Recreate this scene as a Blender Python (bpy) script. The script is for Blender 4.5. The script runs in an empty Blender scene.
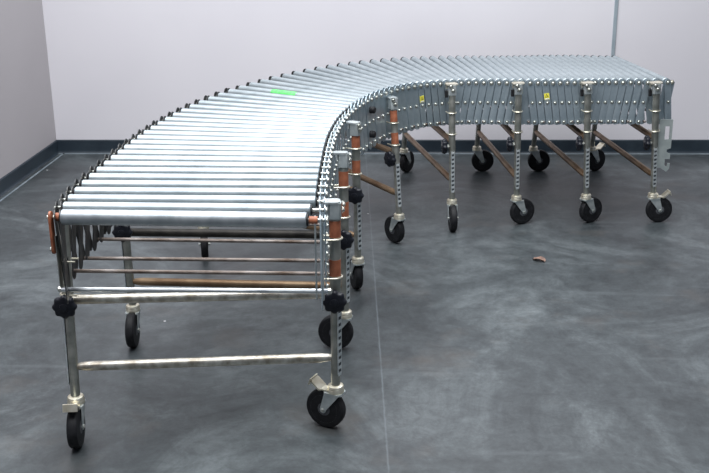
import bpy, math, random
from mathutils import Vector as V, Matrix
random.seed(4)
C = bpy.context.scene.collection
SC = bpy.context.scene

# ------------------------------------------------------------------ materials
def nt(name):
    m = bpy.data.materials.new(name); m.use_nodes = True
    t = m.node_tree; b = t.nodes['Principled BSDF']
    return m, t, b
def N(t, typ, **kw):
    n = t.nodes.new(typ)
    for k, v in kw.items():
        if hasattr(n, k): setattr(n, k, v)
        else: n.inputs[k].default_value = v
    return n
def ramp(t, fac, stops):
    r = t.nodes.new('ShaderNodeValToRGB')
    e = r.color_ramp.elements
    while len(e) < len(stops): e.new(.5)
    for el, (p, c) in zip(e, stops):
        el.position = p; el.color = (c[0], c[1], c[2], 1)
    t.links.new(fac, r.inputs[0]); return r.outputs[0]
def metal(name, c1, c2, rough=.4, met=1.0, scale=30, bump=0.0, rvar=.1, stretch=None):
    m, t, b = nt(name)
    tc = N(t, 'ShaderNodeTexCoord'); mp = N(t, 'ShaderNodeMapping')
    if stretch: mp.inputs['Scale'].default_value = stretch
    t.links.new(tc.outputs['Object'], mp.inputs[0])
    n = N(t, 'ShaderNodeTexNoise'); n.inputs['Scale'].default_value = scale; n.inputs['Detail'].default_value = 5
    t.links.new(mp.outputs[0], n.inputs['Vector'])
    t.links.new(ramp(t, n.outputs[0], [(.35, c1), (.65, c2)]), b.inputs['Base Color'])
    b.inputs['Metallic'].default_value = met
    mr = N(t, 'ShaderNodeMapRange'); mr.inputs['To Min'].default_value = rough - rvar; mr.inputs['To Max'].default_value = rough + rvar
    t.links.new(n.outputs[0], mr.inputs[0]); t.links.new(mr.outputs[0], b.inputs['Roughness'])
    if bump:
        bp = N(t, 'ShaderNodeBump'); bp.inputs['Strength'].default_value = bump; bp.inputs['Distance'].default_value = .002
        t.links.new(n.outputs[0], bp.inputs['Height']); t.links.new(bp.outputs[0], b.inputs['Normal'])
    return m
M = {}
M['roller'] = metal('roller_steel', (.31, .36, .385), (.40, .45, .475), .45, .72, 14, rvar=.06)
M['roller_end'] = metal('worn_roller_steel', (.31, .345, .37), (.42, .455, .48), .45, .72, 22, rvar=.08)
M['cap'] = metal('black_bearing_cap', (.012, .012, .014), (.02, .02, .022), .5, .2, 40)
M['bolt'] = metal('zinc_bolt', (.42, .44, .41), (.62, .63, .58), .38, .9, 60)
M['plate'] = metal('galvanised_plate', (.34, .42, .47), (.48, .56, .61), .42, .75, 16, rvar=.07)
M['tube'] = metal('dull_steel_tube', (.30, .31, .28), (.46, .46, .42), .42, .85, 26, bump=.1)
M['tube_worn'] = metal('scratched_steel_tube', (.36, .32, .26), (.66, .64, .58), .36, .9, 34, bump=.15)
M['rust'] = metal('browned_steel_tube', (.15, .085, .045), (.30, .21, .13), .45, .7, 18, bump=.2, stretch=(.4, .4, .4))
M['rod'] = metal('rust_stained_rod', (.10, .065, .045), (.34, .30, .28), .4, .8, 9)
M['rod_bright'] = metal('bright_rod', (.55, .58, .62), (.75, .78, .80), .3, 1, 12)
M['orange'] = metal('orange_paint', (.24, .075, .035), (.38, .13, .065), .55, .0, 45, bump=.1)
M['dark_tube'] = metal('near_black_tube', (.02, .018, .016), (.05, .045, .04), .5, .5, 20)  # near-black tube colour, used on one upper crossbar
M['plate_shaded'] = metal('shade_toned_plate', (.025, .027, .03), (.07, .07, .07), .45, .6, 20)  # dark copy of the plate steel: shade put into the outer rail's colour
M['rung'] = metal('punched_strip_steel', (.45, .50, .52), (.68, .72, .73), .4, .6, 60)
M['zinc'] = metal('yellowed_zinc', (.60, .55, .42), (.80, .77, .66), .35, .8, 30)
M['bracket'] = metal('grey_cast_bracket', (.42, .47, .48), (.58, .62, .62), .42, .7, 30, bump=.1)
M['slotdark'] = metal('slot_shadow_steel', (.05, .06, .07), (.09, .10, .11), .6, .5, 30)
M['rubber'] = metal('black_rubber', (.006, .0065, .008), (.013, .0135, .016), .6, 0, 50, bump=.15)
M['hub'] = metal('dark_wheel_hub', (.06, .065, .072), (.10, .105, .115), .45, 0, 40)
M['knob'] = metal('black_plastic', (.008, .009, .014), (.014, .016, .022), .35, 0, 40)
M['green'] = metal('green_tape', (.08, .50, .10), (.14, .60, .18), .5, 0, 60)
M['yellow'] = metal('yellow_label', (.80, .72, .05), (.86, .80, .10), .5, 0, 60)
M['white'] = metal('white_print', (.75, .76, .74), (.8, .8, .78), .5, 0, 60)
M['black'] = metal('black_print', (.02, .02, .02), (.03, .03, .03), .5, 0, 60)
M['leaf'] = metal('brown_scrap', (.09, .05, .038), (.24, .145, .11), .7, 0, 70, bump=.3)
M['hook'] = metal('pale_galvanised_plate', (.50, .56, .55), (.62, .68, .66), .42, .7, 22)

for k in ('rubber', 'hub', 'knob', 'cap'): M[k].node_tree.nodes['Principled BSDF'].inputs['Specular IOR Level'].default_value = .25

def wall_mat(name, c1, c2):
    m, t, b = nt(name)
    tc = N(t, 'ShaderNodeTexCoord')
    n = N(t, 'ShaderNodeTexNoise'); n.inputs['Scale'].default_value = .9; n.inputs['Detail'].default_value = 3
    t.links.new(tc.outputs['Object'], n.inputs['Vector'])
    t.links.new(ramp(t, n.outputs[0], [(.3, c1), (.7, c2)]), b.inputs['Base Color'])
    n2 = N(t, 'ShaderNodeTexNoise'); n2.inputs['Scale'].default_value = 160
    t.links.new(tc.outputs['Object'], n2.inputs['Vector'])
    bp = N(t, 'ShaderNodeBump'); bp.inputs['Strength'].default_value = .06; bp.inputs['Distance'].default_value = .002
    t.links.new(n2.outputs[0], bp.inputs['Height']); t.links.new(bp.outputs[0], b.inputs['Normal'])
    b.inputs['Roughness'].default_value = .7
    return m
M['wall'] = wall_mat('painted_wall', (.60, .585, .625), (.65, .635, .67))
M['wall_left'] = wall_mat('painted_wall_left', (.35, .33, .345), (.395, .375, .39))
M['base'] = metal('navy_baseboard', (.012, .020, .030), (.020, .032, .044), .45, 0, 8)
M['seal'] = metal('pale_floor_sealant', (.10, .125, .145), (.19, .225, .25), .6, 0, 10)
M['conduit'] = metal('grey_wall_strip', (.28, .34, .38), (.34, .40, .44), .5, .2, 10)

def floor_mat():
    m, t, b = nt('sealed_concrete')
    L = t.links.new
    tc = N(t, 'ShaderNodeTexCoord'); P = tc.outputs['Object']
    def noise(s, d, r=.6, dist=0):
        n = N(t, 'ShaderNodeTexNoise'); n.inputs['Scale'].default_value = s; n.inputs['Detail'].default_value = d
        n.inputs['Roughness'].default_value = r; n.inputs['Distortion'].default_value = dist
        L(P, n.inputs['Vector']); return n.outputs[0]
    def mix(fac, a, bb, blend='MIX'):
        x = N(t, 'ShaderNodeMix'); x.data_type = 'RGBA'; x.blend_type = blend
        if isinstance(fac, float): x.inputs[0].default_value = fac
        else: L(fac, x.inputs[0])
        for s, v in ((6, a), (7, bb)):
            if isinstance(v, tuple): x.inputs[s].default_value = (*v, 1)
            else: L(v, x.inputs[s])
        return x.outputs[2]
    def math_(op, a, bb=None, clamp=False):
        x = N(t, 'ShaderNodeMath'); x.operation = op; x.use_clamp = clamp
        for i, v in enumerate((a, bb)):
            if v is None: continue
            if isinstance(v, (int, float)): x.inputs[i].default_value = v
            else: L(v, x.inputs[i])
        return x.outputs[0]
    base = ramp(t, noise(1.5, 12, .72, .8), [(.30, FLO[0]), (.50, FLO[1]), (.70, FLO[2])])
    fine = ramp(t, noise(12, 10, .78, .5), [(.32, (.48, .48, .49)), (.68, (1.55, 1.53, 1.5))])
    c = mix(.75, base, fine, 'MULTIPLY')
    vfine = ramp(t, noise(70, 4, .7), [(.3, (.75, .75, .75)), (.7, (1.2, 1.2, 1.2))])
    c = mix(.5, c, vfine, 'MULTIPLY')
    warm = ramp(t, noise(2.3, 5, .6), [(.56, (0, 0, 0)), (.72, (.5, .5, .5))])
    c = mix(warm, c, (.080, .070, .062))
    # trowel streaks
    mp = N(t, 'ShaderNodeMapping'); mp.inputs['Rotation'].default_value = (0, 0, .5); mp.inputs['Scale'].default_value = (1, 7, 1)
    L(P, mp.inputs[0]); n = N(t, 'ShaderNodeTexNoise'); n.inputs['Scale'].default_value = 1.6; n.inputs['Detail'].default_value = 4
    L(mp.outputs[0], n.inputs['Vector'])
    st = ramp(t, n.outputs[0], [(.60, (0, 0, 0)), (.72, (.22, .22, .22))])
    c = mix(st, c, (.13, .15, .16))
    # control joint
    sx = N(t, 'ShaderNodeSeparateXYZ'); L(P, sx.inputs[0])
    d = math_('ABSOLUTE', math_('SUBTRACT', math_('ADD', sx.outputs[0], math_('MULTIPLY', sx.outputs[1], .0492)), math_('ADD', .1012, math_('MULTIPLY', noise(25, 2), .005))))
    jf = math_('SUBTRACT', 1.0, math_('DIVIDE', d, .0045), True)
    jf = math_('MULTIPLY', jf, math_('MULTIPLY', noise(9, 3), .40), True)
    c = mix(jf, c, (.26, .30, .33))
    # chips and specks
    vo = N(t, 'ShaderNodeTexVoronoi'); vo.inputs['Scale'].default_value = 5.5; L(P, vo.inputs['Vector'])
    sp = math_('LESS_THAN', vo.outputs['Distance'], .028)
    c = mix(math_('MULTIPLY', sp, math_('GREATER_THAN', noise(4, 1), .56)), c, (.55, .56, .56))
    L(c, b.inputs['Base Color'])
    mr = N(t, 'ShaderNodeMapRange'); mr.inputs['To Min'].default_value = .30; mr.inputs['To Max'].default_value = .55
    L(noise(3, 6), mr.inputs[0]); L(mr.outputs[0], b.inputs['Roughness'])
    bp = N(t, 'ShaderNodeBump'); bp.inputs['Strength'].default_value = .12; bp.inputs['Distance'].default_value = .003
    L(noise(14, 8), bp.inputs['Height']); L(bp.outputs[0], b.inputs['Normal'])
    b.inputs['Specular IOR Level'].default_value = .55
    return m
FLO = [(.016, .020, .023), (.045, .054, .059), (.112, .130, .138)]
M['floor'] = floor_mat()

# ------------------------------------------------------------------ mesh builder (world coordinates in, origin taken off on build)
class MB:
    def __init__(s): s.v = []; s.f = []; s.mi = []; s.cur = 0
    def add(s, vs, fs):
        o = len(s.v); s.v += [V(p) for p in vs]
        for f in fs: s.f.append([i + o for i in f]); s.mi.append(s.cur)
        return s
    def box(s, c, x, y, z, bev=0):        # c centre, x y z half axis vectors
        c, x, y, z = V(c), V(x), V(y), V(z)
        if bev <= 0:
            vs = [c + x * i + y * j + z * k for i in (-1, 1) for j in (-1, 1) for k in (-1, 1)]
            return s.add(vs, [(0, 1, 3, 2), (4, 6, 7, 5), (0, 4, 5, 1), (2, 3, 7, 6), (0, 2, 6, 4), (1, 5, 7, 3)])
        pts = []
        bx, by = x.normalized() * bev, y.normalized() * bev
        outline = [x - bx + y, -x + bx + y, -x + y - by, -x - y + by, -x + bx - y, x - bx - y, x - y + by, x + y - by]
        return s.prism([c + p for p in outline], z)
    def prism(s, pts, z):                  # planar outline extruded by +-z
        n = len(pts); pts = [V(p) for p in pts]; z = V(z)
        return s.add([p - z for p in pts] + [p + z for p in pts],
                     [tuple(range(n))[::-1], tuple(range(n, 2 * n))] + [(i, (i + 1) % n, n + (i + 1) % n, n + i) for i in range(n)])
    def frame(s, a):
        a = V(a).normalized(); u = a.orthogonal().normalized()
        if abs(a.z) < .9: u = V((0, 0, 1)); u = (u - a * u.dot(a)).normalized()
        return a, u, a.cross(u)
    def lathe(s, o, axis, prof, n=16, caps=True):   # prof: (along, radius)
        a, u, w = s.frame(axis); o = V(o); vs = []
        for h, r in prof:
            for k in range(n):
                t = 2 * math.pi * k / n; vs.append(o + a * h + (u * math.cos(t) + w * math.sin(t)) * r)
        fs = []
        for j in range(len(prof) - 1):
            for k in range(n):
                k2 = (k + 1) % n; fs.append((j * n + k, j * n + k2, (j + 1) * n + k2, (j + 1) * n + k))
        if caps: fs += [tuple(range(n))[::-1], tuple(range((len(prof) - 1) * n, len(prof) * n))]
        return s.add(vs, fs)
    def tube(s, p, q, r, n=14, bev=None):
        p, q = V(p), V(q); L = (q - p).length; b = min(r * .25, L * .2) if bev is None else bev
        return s.lathe(p, q - p, [(0, r - b), (b, r), (L - b, r), (L, r - b)] if b else [(0, r), (L, r)], n)
    def path(s, pts, r, n=8, closed=False):
        pts = [V(p) for p in pts]; m = len(pts); vs = []; up = V((0, 0, 1)); prev = None
        for i, p in enumerate(pts):
            a = (pts[(i + 1) % m] - pts[i - 1]) if closed or 0 < i < m - 1 else (pts[1] - pts[0] if i == 0 else pts[-1] - pts[-2])
            a.normalize()
            u = prev if prev else a.orthogonal()
            u = (u - a * u.dot(a)).normalized(); prev = u; w = a.cross(u)
            for k in range(n):
                t = 2 * math.pi * k / n; vs.append(p + (u * math.cos(t) + w * math.sin(t)) * r)
        fs = []
        for j in range(m if closed else m - 1):
            for k in range(n):
                k2 = (k + 1) % n; j2 = (j + 1) % m; fs.append((j * n + k, j * n + k2, j2 * n + k2, j2 * n + k))
        if not closed: fs += [tuple(range(n))[::-1], tuple(range((m - 1) * n, m * n))]
        return s.add(vs, fs)
    def build(s, name, mat, parent=None, origin=None, smooth=True):
        if origin is None:
            lo = [min(p[i] for p in s.v) for i in range(3)]; hi = [max(p[i] for p in s.v) for i in range(3)]
            origin = V([(a + b) / 2 for a, b in zip(lo, hi)])
        origin = V(origin)
        me = bpy.data.meshes.new(name); me.from_pydata([p - origin for p in s.v], [], s.f)
        import bmesh
        b = bmesh.new(); b.from_mesh(me); bmesh.ops.recalc_face_normals(b, faces=b.faces)
        if smooth:
            for f in b.faces: f.smooth = True
            for e in b.edges:
                if len(e.link_faces) == 2 and e.calc_face_angle(0) > .6: e.smooth = False
        b.to_mesh(me); b.free()
        for m in (mat if isinstance(mat, (list, tuple)) else [mat]): me.materials.append(m if not isinstance(m, str) else M[m])
        if len(me.materials) > 1:
            for p, i in zip(me.polygons, s.mi): p.material_index = i
        o = bpy.data.objects.new(name, me); C.objects.link(o)
        o['w'] = tuple(origin)
        if parent:
            o.parent = parent; o.location = origin - V(parent['w'])
        else: o.location = origin
        return o
Z = V((0, 0, 1))

LW = -0.15
LIGHTS = [('ceiling_lamp', (-.5, 3.3, 4.2), 4.4, 5.0, 540, (0, 0, 0))]
WC, WS, EXPO = (.80, .86, 1.0), .20, 0.0

# ------------------------------------------------------------------ setting
XL, YB = -2.225, 6.465
def struct(mb, name, mat, **k):
    o = mb.build(name, mat, **k); o['kind'] = 'structure'; return o
struct(MB().box((1.5, 2.5, -.05), (4.5, 0, 0), (0, 5, 0), (0, 0, .05)), 'floor', 'floor', origin=(0, 0, 0))
struct(MB().box((1.5, YB + .06, 1.75), (4.5, 0, 0), (0, .06, 0), (0, 0, 1.75)), 'wall_back', 'wall')
LA = V((XL, YB, 0)); LB = V((XL + LW, -1.5, 0)); ld = (LB - LA).normalized(); ln = V((ld.y, -ld.x, 0))
if ln.x > 0: ln = -ln
mid = (LA + LB) / 2; hl = (LB - LA).length / 2
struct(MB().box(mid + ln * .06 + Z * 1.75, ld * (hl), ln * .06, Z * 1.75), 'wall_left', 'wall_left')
BH_ = .088
def skirt(name, a, d, n, L):
    # baseboard: slightly rounded top, cove foot
    prof = [(0, 0), (.014, 0), (.009, .008), (.007, .016), (.007, BH_ - .006), (.004, BH_), (0, BH_)]
    mb = MB(); p0 = [a + n * x + Z * z for x, z in prof]; p1 = [p + d * L for p in p0]; k = len(prof)
    mb.add(p0 + p1, [tuple(range(k)), tuple(range(k, 2 * k))[::-1]] + [(i, (i + 1) % k, k + (i + 1) % k, k + i) for i in range(k)])
    struct(mb, name, 'base', smooth=False)
skirt('baseboard_back', V((XL, YB, 0)), V((1, 0, 0)), V((0, -1, 0)), 8.0)
skirt('baseboard_left', LA, ld, -ln, hl * 2)
struct(MB().box((XL + 4, YB - .024, .0008), (4, 0, 0), (0, .010, 0), (0, 0, .0008)), 'trim_1', 'seal')
struct(MB().box(mid - ln * .045 + Z * .0008, ld * (hl), ln * .006, Z * .0008), 'trim_2', 'seal')
struct(MB().box((1.320, YB - .004, 2.03), (.011, 0, 0), (0, .004, 0), (0, 0, 1.47), .002), 'trim_3', 'conduit')

# ------------------------------------------------------------------ conveyor
OUT = [[-0.97,2.756],[-0.987,2.829],[-0.998,2.911],[-1.004,2.996],[-1.007,3.082],[-1.009,3.169],[-1.009,3.255],[-1.008,3.34],[-1.007,3.425],[-1.005,3.508],[-1.003,3.591],[-1.0,3.675],[-0.996,3.759],[-0.992,3.845],[-0.985,3.932],[-0.977,4.021],[-0.966,4.112],[-0.953,4.206],[-0.938,4.301],[-0.919,4.399],[-0.897,4.497],[-0.871,4.597],[-0.842,4.698],[-0.81,4.798],[-0.774,4.897],[-0.735,4.995],[-0.692,5.09],[-0.647,5.183],[-0.598,5.271],[-0.548,5.356],[-0.495,5.435],[-0.44,5.508],[-0.383,5.576],[-0.326,5.637],[-0.267,5.692],[-0.209,5.74],[-0.15,5.782],[-0.091,5.818],[-0.033,5.847],[0.024,5.871],[0.08,5.889],[0.134,5.902],[0.187,5.912],[0.239,5.918],[0.288,5.921],[0.336,5.922],[0.381,5.921],[0.425,5.92],[0.467,5.918],[0.507,5.916],[0.546,5.915],[0.584,5.916],[0.62,5.917],[0.656,5.919],[0.691,5.922],[0.726,5.926],[0.761,5.931],[0.796,5.935],[0.831,5.939],[0.867,5.942],[0.904,5.943],[0.942,5.942],[0.98,5.939],[1.019,5.933],[1.059,5.925],[1.098,5.916],[1.137,5.908],[1.175,5.901],[1.211,5.901]]
INN = [[-0.209,2.724],[-0.217,2.811],[-0.223,2.898],[-0.228,2.985],[-0.232,3.07],[-0.235,3.153],[-0.238,3.234],[-0.24,3.313],[-0.242,3.389],[-0.244,3.463],[-0.246,3.536],[-0.247,3.608],[-0.247,3.679],[-0.247,3.748],[-0.246,3.818],[-0.243,3.887],[-0.24,3.956],[-0.236,4.025],[-0.23,4.093],[-0.223,4.161],[-0.215,4.229],[-0.204,4.295],[-0.193,4.361],[-0.179,4.425],[-0.164,4.488],[-0.148,4.548],[-0.13,4.606],[-0.11,4.661],[-0.088,4.713],[-0.066,4.762],[-0.041,4.807],[-0.015,4.849],[0.012,4.886],[0.04,4.919],[0.07,4.949],[0.1,4.974],[0.132,4.996],[0.165,5.013],[0.199,5.027],[0.233,5.038],[0.268,5.046],[0.304,5.051],[0.341,5.055],[0.377,5.056],[0.415,5.056],[0.452,5.054],[0.49,5.053],[0.527,5.05],[0.565,5.048],[0.602,5.047],[0.64,5.045],[0.677,5.045],[0.713,5.045],[0.75,5.045],[0.785,5.047],[0.82,5.049],[0.855,5.051],[0.889,5.053],[0.923,5.056],[0.956,5.057],[0.989,5.058],[1.023,5.059],[1.056,5.058],[1.091,5.057],[1.128,5.055],[1.167,5.053],[1.209,5.053],[1.255,5.057],[1.308,5.065]]
NR = len(OUT)
def zax(y): return .7116 - .018 * (y - 4.8)
OP = [V((x, y, zax(y))) for x, y in OUT]; IP = [V((x, y, zax(y))) for x, y in INN]
OP[0].z -= .006; IP[0].z -= .004
root = bpy.data.objects.new('roller_conveyor', None); C.objects.link(root)
root.location = (.1, 4.3, 0); root['w'] = (.1, 4.3, 0)
root['label'] = 'long curved expandable roller conveyor with silver rollers standing on wheeled legs'
root['category'] = 'conveyor'

def interp(P, t):
    t = max(-.6, min(NR - .4, t)); i = max(0, min(NR - 2, int(math.floor(t)))); return P[i].lerp(P[i + 1], t - i)
def tang(P, t):
    d = interp(P, t + .6) - interp(P, t - .6); d.z = 0; return d.normalized()
def outn(P, t, side):   # outward normal, side: 'i' or 'o'
    d = tang(P, t); n = V((d.y, -d.x, 0)); return n if side == 'i' else -n

# rollers
for i in range(NR):
    a, b = OP[i], IP[i]; d = (b - a).normalized()
    front = i == 0
    r = .0225 if front else .0181
    ea = .015; eb = .046 if i == 0 else (.034 if i == 1 else .020)
    pa, pb = a + d * ea, b - d * eb
    L = (pb - pa).length; c = .0025
    mb = MB().lathe(pa, d, [(0, r * .55), (0, r - c), (c, r), (L - c, r), (L, r - c), (L, r * .55)], 24)
    ro = mb.build('roller', 'roller_end' if front else 'roller', root, origin=(pa + pb) / 2)
    if front: ro['label'] = 'duller end roller with orange bushing'
    MB().tube(a - d * .004, b + d * .004, .0052, 8).build('axle', 'bolt', ro)
    MB().lathe(pa - d * .004, d, [(0, r * .5), (0, r * .8), (.005, r * .8)], 14).build('end_cap', 'cap', ro)
    MB().lathe(pb - d * .001, d, [(0, r * .8), (.005, r * .8), (.005, r * .5)], 14).build('end_cap', 'cap', ro)
    if front:
        MB().lathe(pb + d * .006, d, [(0, .008), (0, .011), (.024, .011), (.024, .008)], 14).build('bushing', 'orange', ro)
        MB().lathe(pa - d * .02, d, [(0, .008), (0, .012), (.014, .012), (.014, .008)], 14).build('bushing', 'orange', ro)
    if i == 24:
        tp = MB(); rr = r + .0006; n0 = d.cross(Z).normalized(); vs = []; K = 14
        for s in (.30, .50):
            q = a.lerp(b, s)
            for k in range(K + 1):
                t = math.radians(-75 + 150 * k / K); vs.append(q + (Z * math.cos(t) + n0 * math.sin(t)) * rr)
        tp.add(vs, [(k, k + 1, K + 2 + k, K + 1 + k) for k in range(K)])
        g = tp.build('green_tape', 'green', ro); g['label'] = 'strip of bright green tape'

# scissor link plates
def lean(i):
    if i <= 20: return 1.0
    if i <= 26: return 1.0 - (i - 20) * .06
    if i <= 40: return .6
    if i <= 49: return -.8
    if i <= 58: return .8
    if i <= 66: return -.7
    return .35
ZB = .515
def plate(mb, P, side, i, layer, dl):
    n = outn(P, i, side); top = interp(P, i); bt = interp(P, i + dl)
    off = n * ((.005 if layer == 0 else -.009) + .0012 * (i % 2))
    T = top + off; B = V((bt.x, bt.y, ZB)) + off
    ax = (B - T); L = ax.length; ax.normalize(); w = ax.cross(n).normalized()
    pitch = (interp(P, i + .5) - interp(P, i - .5)).length
    hw = .0172 if layer else .0160
    if side == 'o' and i < 24: hw = .021
    if side == 'i' and 22 <= i <= 34: hw = max(hw, min(.027, pitch * .5))
    K = 6
    pts = []
    for k in range(K + 1):
        t = math.pi * k / K; pts.append(T + w * hw * math.cos(t) - ax * hw * math.sin(t))
    for k in range(K + 1):
        t = math.pi * k / K; pts.append(B - w * hw * math.cos(t) + ax * hw * math.sin(t))
    nn = (w.cross(ax)).normalized()
    mb.prism(pts, nn * .0014)
    return T, B, n
def bolt(mb, p, n, big=False):
    r = .0075 if big else .0062
    mb.lathe(p + n * .0012, n, [(0, r * 1.5), (.0015, r * 1.5), (.0018, r), (.005, r * .95), (.0075, r * .6), (.0085, r * .15)], 10)
rest_p, rest_o, rest_b = MB(), MB(), MB(); nb = 0
for i in range(NR):
    T, B, n = plate(mb := MB(), IP, 'i', i, 0, lean(i))
    lp = mb.build('link_plate', 'plate', root)
    for j, p in enumerate((T, (T + B) / 2, B)):
        if j == 0 or (j == 2 and i < 31):
            b = MB(); bolt(b, p, n, j == 0); b.build('bolt', 'bolt', root)
        else: bolt(rest_b, p, n)
    # inner layer
    if i < 31:
        plate(mb := MB(), IP, 'i', i, 1, -lean(i)); mb.build('link_plate', 'plate', root)
    else: plate(rest_p, IP, 'i', i, 1, -lean(i))
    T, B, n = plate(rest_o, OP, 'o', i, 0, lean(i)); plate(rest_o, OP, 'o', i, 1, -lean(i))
    for p in (T, (T + B) / 2, B): bolt(rest_b, p, n)
    if i in (35, 52):
        T, B, n = plate(MB(), IP, 'i', i, 0, lean(i)); ax = (B - T).normalized(); w = ax.cross(n).normalized()
        c = T + ax * .066 + n * .0018
        lb = MB().box(c, w * .0125, ax * .016, n * .0004).build('warning_label', 'yellow', root); lb['label'] = 'small yellow warning sticker'
        c2 = c - ax * .003 + n * .0006
        tri = lambda s: [c2 - ax * s, c2 + ax * s * .6 + w * s * .9, c2 + ax * s * .6 - w * s * .9]
        MB().prism(tri(.0095), n * .0003).build('warning_triangle', 'black', lb)
        MB().prism([p + n * .0004 for p in tri(.0055)], n * .0003).build('warning_symbol', 'yellow', lb)
        MB().box(c + ax * .0115 + n * .0006, w * .0105, ax * .0028, n * .0003).build('printed_line', 'white', lb)
o = rest_p.build('link_plate', 'plate', root); o['kind'] = 'stuff'
o = rest_o.build('outer_link_plate', 'plate_shaded', root); o['kind'] = 'stuff'; o['label'] = 'link plates of the far side, coloured dark for shade'
o = rest_b.build('bolt', 'bolt', root); o['kind'] = 'stuff'

# tie rods through the bottom joints
for i in range(0, NR, 2):
    a, b = OP[i], IP[i]; d = (b - a).normalized()
    zr = ZB + {0: .006, 2: .005, 4: -.016, 6: -.010}.get(i, 0)
    p, q = V((a.x, a.y, zr)), V((b.x, b.y, zr + (.012 if i == 0 else 0))); e = (q - p).normalized()
    ro = MB().tube(p - e * .012, q + e * .012, .0070 if i == 0 else .0062, 10).build('tie_rod', 'rod_bright' if i == 0 else ('rod' if i != 4 else 'rod'), root)
    if i == 0:
        for c, s in ((p, -1), (q, 1)): MB().lathe(c + e * s * .010, e * s, [(0, .009), (.008, .009), (.011, .005)], 6).build('rod_nut', 'bolt', ro)

# two black rubber bumpers on the rail
for z in (.672, .560):
    q = interp(IP, 25.6); n = outn(IP, 25.6, 'i')
    MB().lathe(V((q.x, q.y, z)) + n * .004, n, [(0, .011), (.004, .016), (.024, .016), (.028, .012)], 16).build('rubber_bumper', 'cap', root)
# end straps at the front: orange strap on the left, plain strips on the right
a = OP[0]; n = outn(OP, 0, 'o')
mb = MB(); c = a + n * .018
pts = []
for k in range(7): t = math.pi * k / 6; pts.append(c + V((0, math.cos(t) * .014, math.sin(t) * .014 + .004)))
for k in range(7): t = math.pi + math.pi * k / 6; pts.append(c + V((0, math.cos(t) * .014, math.sin(t) * .014 - .096)))
mb.prism(pts, n * .003)
s = mb.build('end_strap', 'orange', root); s['label'] = 'orange painted end strap'
mb = MB(); bolt(mb, c + n * .003, n, True); bolt(mb, c + n * .003 - Z * .096, n, True); mb.build('strap_bolt', 'bolt', s)
mb = MB().box(V((a.x, a.y + .012, .60)) + n * .012, (0, .012, 0), Z * .085, n * .0015)
mb.build('end_strap', 'tube', root)
b0 = IP[0]
for dx, r in ((-.024, 'bracket'), (-.004, 'bracket')):
    MB().box(V((b0.x + dx, b0.y + .004, (b0.z + ZB) / 2)), (0, .011, 0), Z * .125, (.0018, 0, 0), .004).build('end_strap', r, root)
# far end: short stub plates and the slotted coupling hook
e0 = IP[-1]
for P, sd in ((IP, 'i'), (OP, 'o')):
    e = P[-1]; n = outn(P, NR - 1, sd); t = tang(P, NR - 1)
    T = e + t * .022 - n * .002; mid_ = V((e.x, e.y, .61)) + t * .008 - n * .002; B = V((e.x, e.y, ZB)) + t * .016 - n * .002
    mb = MB(); w = t * .016
    mb.prism([T - w, T + w, mid_ + w, B + w, B - w, mid_ - w], n * .0016)
    ep = mb.build('end_plate', 'plate', root)
    mb = MB()
    for p in (T, mid_, B): bolt(mb, p + n * .002, n, True)
    mb.build('plate_bolt', 'zinc', ep)
hx, hy = 1.312, 5.03
def P2(x, z): return V((hx + x, hy, z))
mb = MB(); th = V((0, .0025, 0))
mb.prism([P2(-.034, .53), P2(-.004, .53), P2(-.004, .30), P2(-.012, .285), P2(-.034, .285)], th)
mb.prism([P2(-.004, .53), P2(.031, .53), P2(.031, .495), P2(-.004, .495)], th)
mb.prism([P2(.018, .495), P2(.031, .495), P2(.031, .43), P2(.018, .43)], th)
mb.prism([P2(-.004, .43), P2(.031, .43), P2(.031, .385), P2(.012, .378), P2(.012, .364), P2(.031, .356), P2(.031, .33), P2(-.004, .33)], th)
mb.prism([P2(-.004, .33), P2(.006, .33), P2(.008, .298), P2(.018, .290), P2(.022, .308), P2(.033, .308), P2(.031, .28), P2(.018, .265), P2(-.012, .285), P2(-.004, .30)], th)
h = mb.build('coupling_hook', 'hook', root, smooth=False); h['label'] = 'pale slotted steel coupling hook'

# ------------------------------------------------------------------ legs
ZC = .139
LEGS = [  # (inner top, inner foot, outer top, outer foot, knob dir, lift, band)
 dict(it=(-.188, 2.900), ib=(-.194, 2.892), ot=(-.992, 2.86), ob=(-.988, 2.80), k=(0, -1), lift=.012, band=1, zk=.445, r1=.634, r2=.512, dz=-.012),
 dict(it=(-.196, 3.530), ib=(-.195, 3.486), ot=(-1.000, 3.53), ob=(-.992, 3.53), k=(0, -1), lift=.010, band=1, zk=.432, r1=.615, r2=.505, dz=-.010),
 dict(it=(-.176, 4.085), ib=(-.170, 4.066), ot=(-.905, 4.50), ob=(-.905, 4.51), k=(-.15, -1), lift=.005, band=1, zk=.43, r1=.618, r2=.512, dz=-.012),
 dict(it=(-.030, 4.760), ib=(.002, 4.675), ot=(-.455, 5.42), ob=(-.470, 5.45), k=(-.75, -.66), lift=.005, band=1, dz=-.030),
 dict(it=(.256, 4.975), ib=(.264, 4.918), ot=(.055, 5.90), ob=(.030, 5.97), k=(-1, -.1), lift=0, band=0),
 dict(it=(.578, 4.995), ib=(.590, 4.986), ot=(.485, 5.94), ob=(.465, 6.02), k=(-1, 0), lift=0, band=0),
 dict(it=(.912, 4.998), ib=(.940, 5.013), ot=(.825, 5.94), ob=(.800, 6.02), k=(-1, 0), lift=0, band=0),
 dict(it=(1.240, 5.000), ib=(1.278, 5.035), ot=(1.160, 5.93), ob=(1.145, 6.02), k=(-1, 0), lift=0, band=0),
]
CD = [((-.9, .42), (.1, -1)), ((-1, .2), (.05, -1)), ((-.3, .9), (.2, -1)), ((-.6, .8), (-.5, .8)), ((.1, -1), (.5, .85)),
      ((.9, .4), (1, 0)), ((.85, .5), (1, .1)), ((1, .1), (.8, .5))]
BRAKE = {(0, 0), (0, 1), (7, 0), (7, 1)}
WR = .066
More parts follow.
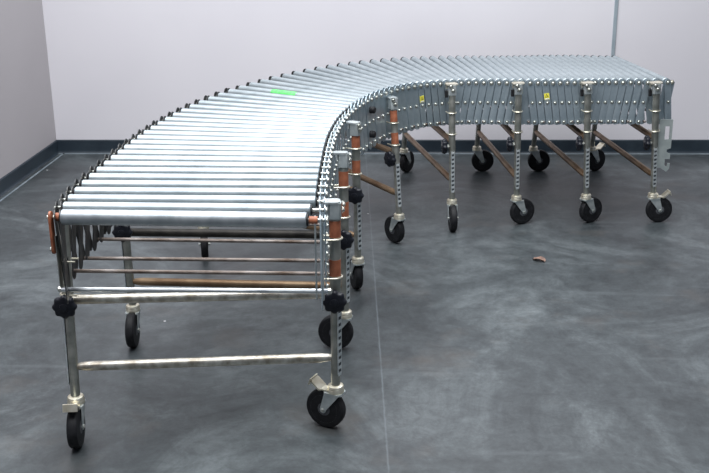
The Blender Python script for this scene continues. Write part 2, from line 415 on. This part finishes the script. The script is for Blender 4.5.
def caster(c, d, brake):
    d = V((d[0], d[1], 0)).normalized(); s = V((-d.y, d.x, 0)); c = V((c[0], c[1], 0))
    cup = MB().lathe(c + Z * .128, Z, [(0, .018), (.001, .026), (.008, .027), (.014, .024), (.018, .026), (.024, .024), (.027, .016)], 18).build('caster', 'zinc', root, origin=c + Z * ZC)
    ax = c + d * .036 + Z * WR
    fk = MB()
    fk.box(c + d * .004 + Z * .1265, d * .030, s * .025, Z * .0028, .008)
    for q in (-1, 1):
        o = s * .0215 * q
        pts = [c + o + d * -.022 + Z * .126, c + o + d * .030 + Z * .126]
        for k in range(7):
            t = math.radians(20 - 200 * k / 6); pts.append(ax + o + d * math.cos(t) * .0105 + Z * math.sin(t) * .0105)
        fk.prism(pts, s * .0014)
    fk.build('fork', 'bracket', cup, smooth=False)
    w = .0165; R = WR
    wh = MB().lathe(ax - s * w, s, [(0, R * .70), (.001, R * .93), (.005, R * .985), (.010, R), (2 * w - .010, R), (2 * w - .005, R * .985), (2 * w - .001, R * .93), (2 * w, R * .70)], 32).build('wheel', 'rubber', cup, origin=ax)
    MB().lathe(ax - s * (w + .001), s, [(0, R * .18), (0, R * .28), (.003, R * .42), (.0022, R * .66), (.001, R * .72), (2 * w + .001, R * .72), (2 * w, R * .66), (2 * w - .001, R * .42), (2 * w + .002, R * .28), (2 * w + .002, R * .18)], 24).build('hub', 'hub', cup)
    MB().lathe(ax - s * .026, s, [(0, .005), (.001, .0065), (.0515, .0065), (.053, .005)], 10).build('wheel_bolt', 'bolt', cup)
    if brake:
        b = MB(); f = c + d * .052 + Z * .128
        b.box(c + d * .032 + Z * .133, d * .022, s * .016, Z * .002, .004)
        b.box(f + d * .010 + Z * .016, (d * .75 + Z * .65).normalized() * .022, s * .022, (Z * .75 - d * .65).normalized() * .003, .005)
        b.box(f + d * .030 + Z * .026, (Z * .9 - d * .3).normalized() * .011, s * .022, d * .0025)
        b.build('brake_pedal', 'zinc', cup, smooth=False)
def star_knob(p, d, parent):
    a, u, w = MB().frame(d); pts = []; n = 48
    for k in range(n):
        t = 2 * math.pi * k / n; r = .035 + .0026 * math.cos(8 * t); pts.append((u * math.cos(t) + w * math.sin(t)) * r)
    mb = MB(); vs = []
    for h, sc in ((0, .80), (.003, .95), (.008, 1), (.016, 1), (.021, .93), (.024, .78)):
        vs += [p + a * (h + .012) + q * sc for q in pts]
    fs = [(j * n + k, j * n + (k + 1) % n, (j + 1) * n + (k + 1) % n, (j + 1) * n + k) for j in range(5) for k in range(n)]
    fs += [tuple(range(n))[::-1], tuple(range(5 * n, 6 * n))]
    mb.add(vs, fs); mb.lathe(p + a * .034, a, [(0, .014), (.004, .013), (.005, .010)], 14)
    mb.build('knob', 'knob', parent)
    MB().lathe(p - a * .02, a, [(0, .009), (.036, .009)], 8).build('knob_screw', 'bolt', parent)
def leg(top, bot, nrm, kd, lift, band, ztop, side, brake, cd, zk=.415, r1=.578, r2=.476):
    n = V((nrm[0], nrm[1], 0)).normalized(); kd = V((kd[0], kd[1], 0)).normalized()
    A = V((bot[0], bot[1], ZC + .012)); zt = ztop
    T = V((top[0], top[1], zt)); ax = (T - A).normalized()
    at = lambda z: A + ax * ((z - A.z) / ax.z)
    lg = MB().tube(at(zk - .035), at(zt), .0168, 18).build('leg', 'tube', root)
    MB().tube(A, at(zk), .0145, 16).build('inner_tube', 'tube', lg)
    # slotted adjustment strip on the outward face
    w = ax.cross(n).normalized(); n_, w_ = n, w
    if band: n = (n + V((.15, -.9, 0))).normalized(); w = ax.cross(n).normalized()
    st = MB(); z0, z1 = .195, zk - .02
    c = at((z0 + z1) / 2) + n * .0150; hl = (z1 - z0) / 2
    st.box(c, w * .0075, ax * hl, n * .0012)
    st.cur = 1; k = int((z1 - z0) / .0105)
    for j in range(k + 1):
        q = at(z0 + (z1 - z0) * j / k) + n * .0166
        if j % 2 == 0: st.box(q, (w + ax * .18) * .0070, ax * .0052, n * .0011)
    for s in (-1, 1): st.box(c + w * s * .0075 + n * .0012, w * .0011, ax * hl, n * .0016)
    st.build('slotted_strip', ['slotdark', 'rung'], lg, smooth=False); n, w = n_, w_
    star_knob(at(zk) + kd * (.014), kd, lg)
    for q, z in enumerate((r1, r2)):
        if z + .05 > zt: continue
        ring = []; back = -n * .034
        for j in range(9):
            t = math.pi * j / 8; ring.append(at(z) + w * math.cos(t) * .0215 + n * math.sin(t) * .0215)
        ring = [at(z) + w * .0215 + back] + ring + [at(z) - w * .0215 + back]
        MB().path(ring, .0030, 8).build('clamp_ring', 'zinc', lg)
        if band:
            MB().lathe(at(z + .004), ax, [(0, .0167), (0, .0176), (.052, .0176), (.052, .0167)], 18).build('orange_band', 'orange', lg)
    # head bracket clasping the sleeve and reaching to the rail
    if side == 'i':
        zc = zt - .024
        bk = MB(); bk.box(at(zc), w * .0195, n * .0195, ax * .024, .006)
        bk.build('head_bracket', 'bracket', lg, smooth=False)
        bk = MB(); bk.box(at(zt + .002) - n * .010, w * (.022 if band else .029), n * .026, ax * .003, .008)
        bk.box(at(zt - .010) - n * .022, w * (.020 if band else .026), n * .003, ax * .012)
        bk.build('bracket_wing', 'bracket' if band else 'zinc', lg, smooth=False)
        if not band: MB().box(at(zt - .045) - w * .026 * (1 if w.x > 0 else -1) - n * .012, w * .007, n * .010, ax * .016, .003).build('spacer_block', 'cap', lg)
        mb = MB(); bolt(mb, at(zc) + n * .0205, n, True); bolt(mb, at(zt - .004) - w * .012 + n * .022, n, True); mb.build('bracket_bolt', 'bolt', lg)
    caster(bot, cd, brake)
for li, g in enumerate(LEGS):
    it, ib, ot, ob = [V((*g[k], 0)) for k in ('it', 'ib', 'ot', 'ob')]
    n = (it - ot); n.z = 0; n.normalize()
    zi = zax(it.y) + .004 + g['lift'] * .6 + g.get('dz', 0)
    inside = li in (1, 2)
    kw = {q: g[q] for q in ('zk', 'r1', 'r2') if q in g}
    leg(g['it'], g['ib'], n, g['k'], g['lift'], g['band'], zi, 'i', (li, 0) in BRAKE, CD[li][0], **kw)
    leg(g['ot'], g['ob'], -n, g['k'], g['lift'], 0, zax(ot.y) - .03, 'o', (li, 1) in BRAKE, CD[li][1], **({'zk': .45} if li < 2 else {}))
    for z, m in ((.457 if li == 0 else .438, 'up'), (.246, 'lo')):
        def at(t, b): f = (z - ZC) / (.70 - ZC); return b.lerp(t, f) + Z * z
        p, q = at(ot, ob), at(it, ib); e = (q - p).normalized()
        mat = 'tube_worn' if li == 0 else ('dark_tube' if li == 1 and m == 'up' else 'rust')
        L = (q - p).length; b = L - .024; r = .0150
        prof = [(0, .009), (.012, r * .82), (.035, r), (b - .035, r), (b - .012, r * .82), (b, .009)] if m == 'lo' else [(0, r), (b, r)]
        MB().lathe(p + e * .012, e, prof, 16).build('crossbar', mat, root)

# brown scrap lying on the floor
mb = MB(); c = V((.640, 4.447, .0)); vs = []; nx, ny = 8, 4
for i in range(nx + 1):
    for j in range(ny + 1):
        u = i / nx * 2 - 1; v = j / ny * 2 - 1; wd = .018 * (1 - .55 * u * u)
        p = V((u * .030, v * wd, .003 + .009 * abs(v) ** 2 + .004 * math.sin(3 * u + 1) + .002 * random.random()))
        p.rotate(Matrix.Rotation(-.6, 3, 'Z')); vs.append(c + p)
vs2 = vs + [p + Z * .0012 for p in vs]; k = len(vs); fs = []
for i in range(nx):
    for j in range(ny):
        a = i * (ny + 1) + j; q = (a, a + 1, a + ny + 2, a + ny + 1); fs += [q, tuple(x + k for x in q)[::-1]]
bd = [i * (ny + 1) for i in range(nx + 1)] + [nx * (ny + 1) + j for j in range(1, ny + 1)] + [i * (ny + 1) + ny for i in range(nx - 1, -1, -1)] + [j for j in range(ny - 1, 0, -1)]
for x, y in zip(bd, bd[1:] + bd[:1]): fs.append((x, y, y + k, x + k))
sc = mb.add(vs2, fs).build('dry_leaf', 'leaf', origin=(.640, 4.447, 0)); sc['label'] = 'small curled brown scrap lying alone on the grey concrete floor'; sc['category'] = 'debris'

# ------------------------------------------------------------------ light, camera
def area(name, loc, sx, sy, e, col, rot=(0, 0, 0)):
    l = bpy.data.lights.new(name, 'AREA'); l.shape = 'RECTANGLE'; l.size = sx; l.size_y = sy; l.energy = e; l.color = col
    o = bpy.data.objects.new(name, l); C.objects.link(o); o.location = loc; o.rotation_euler = rot; return o
for nm, loc, sx, sy, e, rot in LIGHTS: area(nm, loc, sx, sy, e, (.97, .985, 1), rot)
w = bpy.data.worlds.new('World'); SC.world = w; w.use_nodes = True
bg = w.node_tree.nodes['Background']; bg.inputs[0].default_value = (*WC, 1); bg.inputs[1].default_value = WS

p, yw, r = .32615, -.0451, -.01051
cp, sp, cy, sy, cr, sr = math.cos(p), math.sin(p), math.cos(yw), math.sin(yw), math.cos(r), math.sin(r)
F = V((sy * cp, cy * cp, -sp)); R = V((cy, -sy, 0)); U = R.cross(F)
X = R * cr + U * sr; Y = -R * sr + U * cr
cam = bpy.data.cameras.new('camera'); co = bpy.data.objects.new('camera', cam); C.objects.link(co)
mw = Matrix((X, Y, -F)).transposed().to_4x4(); mw.translation = V((0, 0, 1.62)); co.matrix_world = mw
cam.sensor_width = 36; cam.lens = 1030.7 / 709 * 36; SC.camera = co
vs_ = SC.view_settings; vs_.view_transform = 'Standard'; vs_.look = 'None'; vs_.gamma = 1; vs_.use_curve_mapping = False; vs_.exposure = EXPO
for o in bpy.data.objects:
    if 'w' in o.keys(): del o['w']
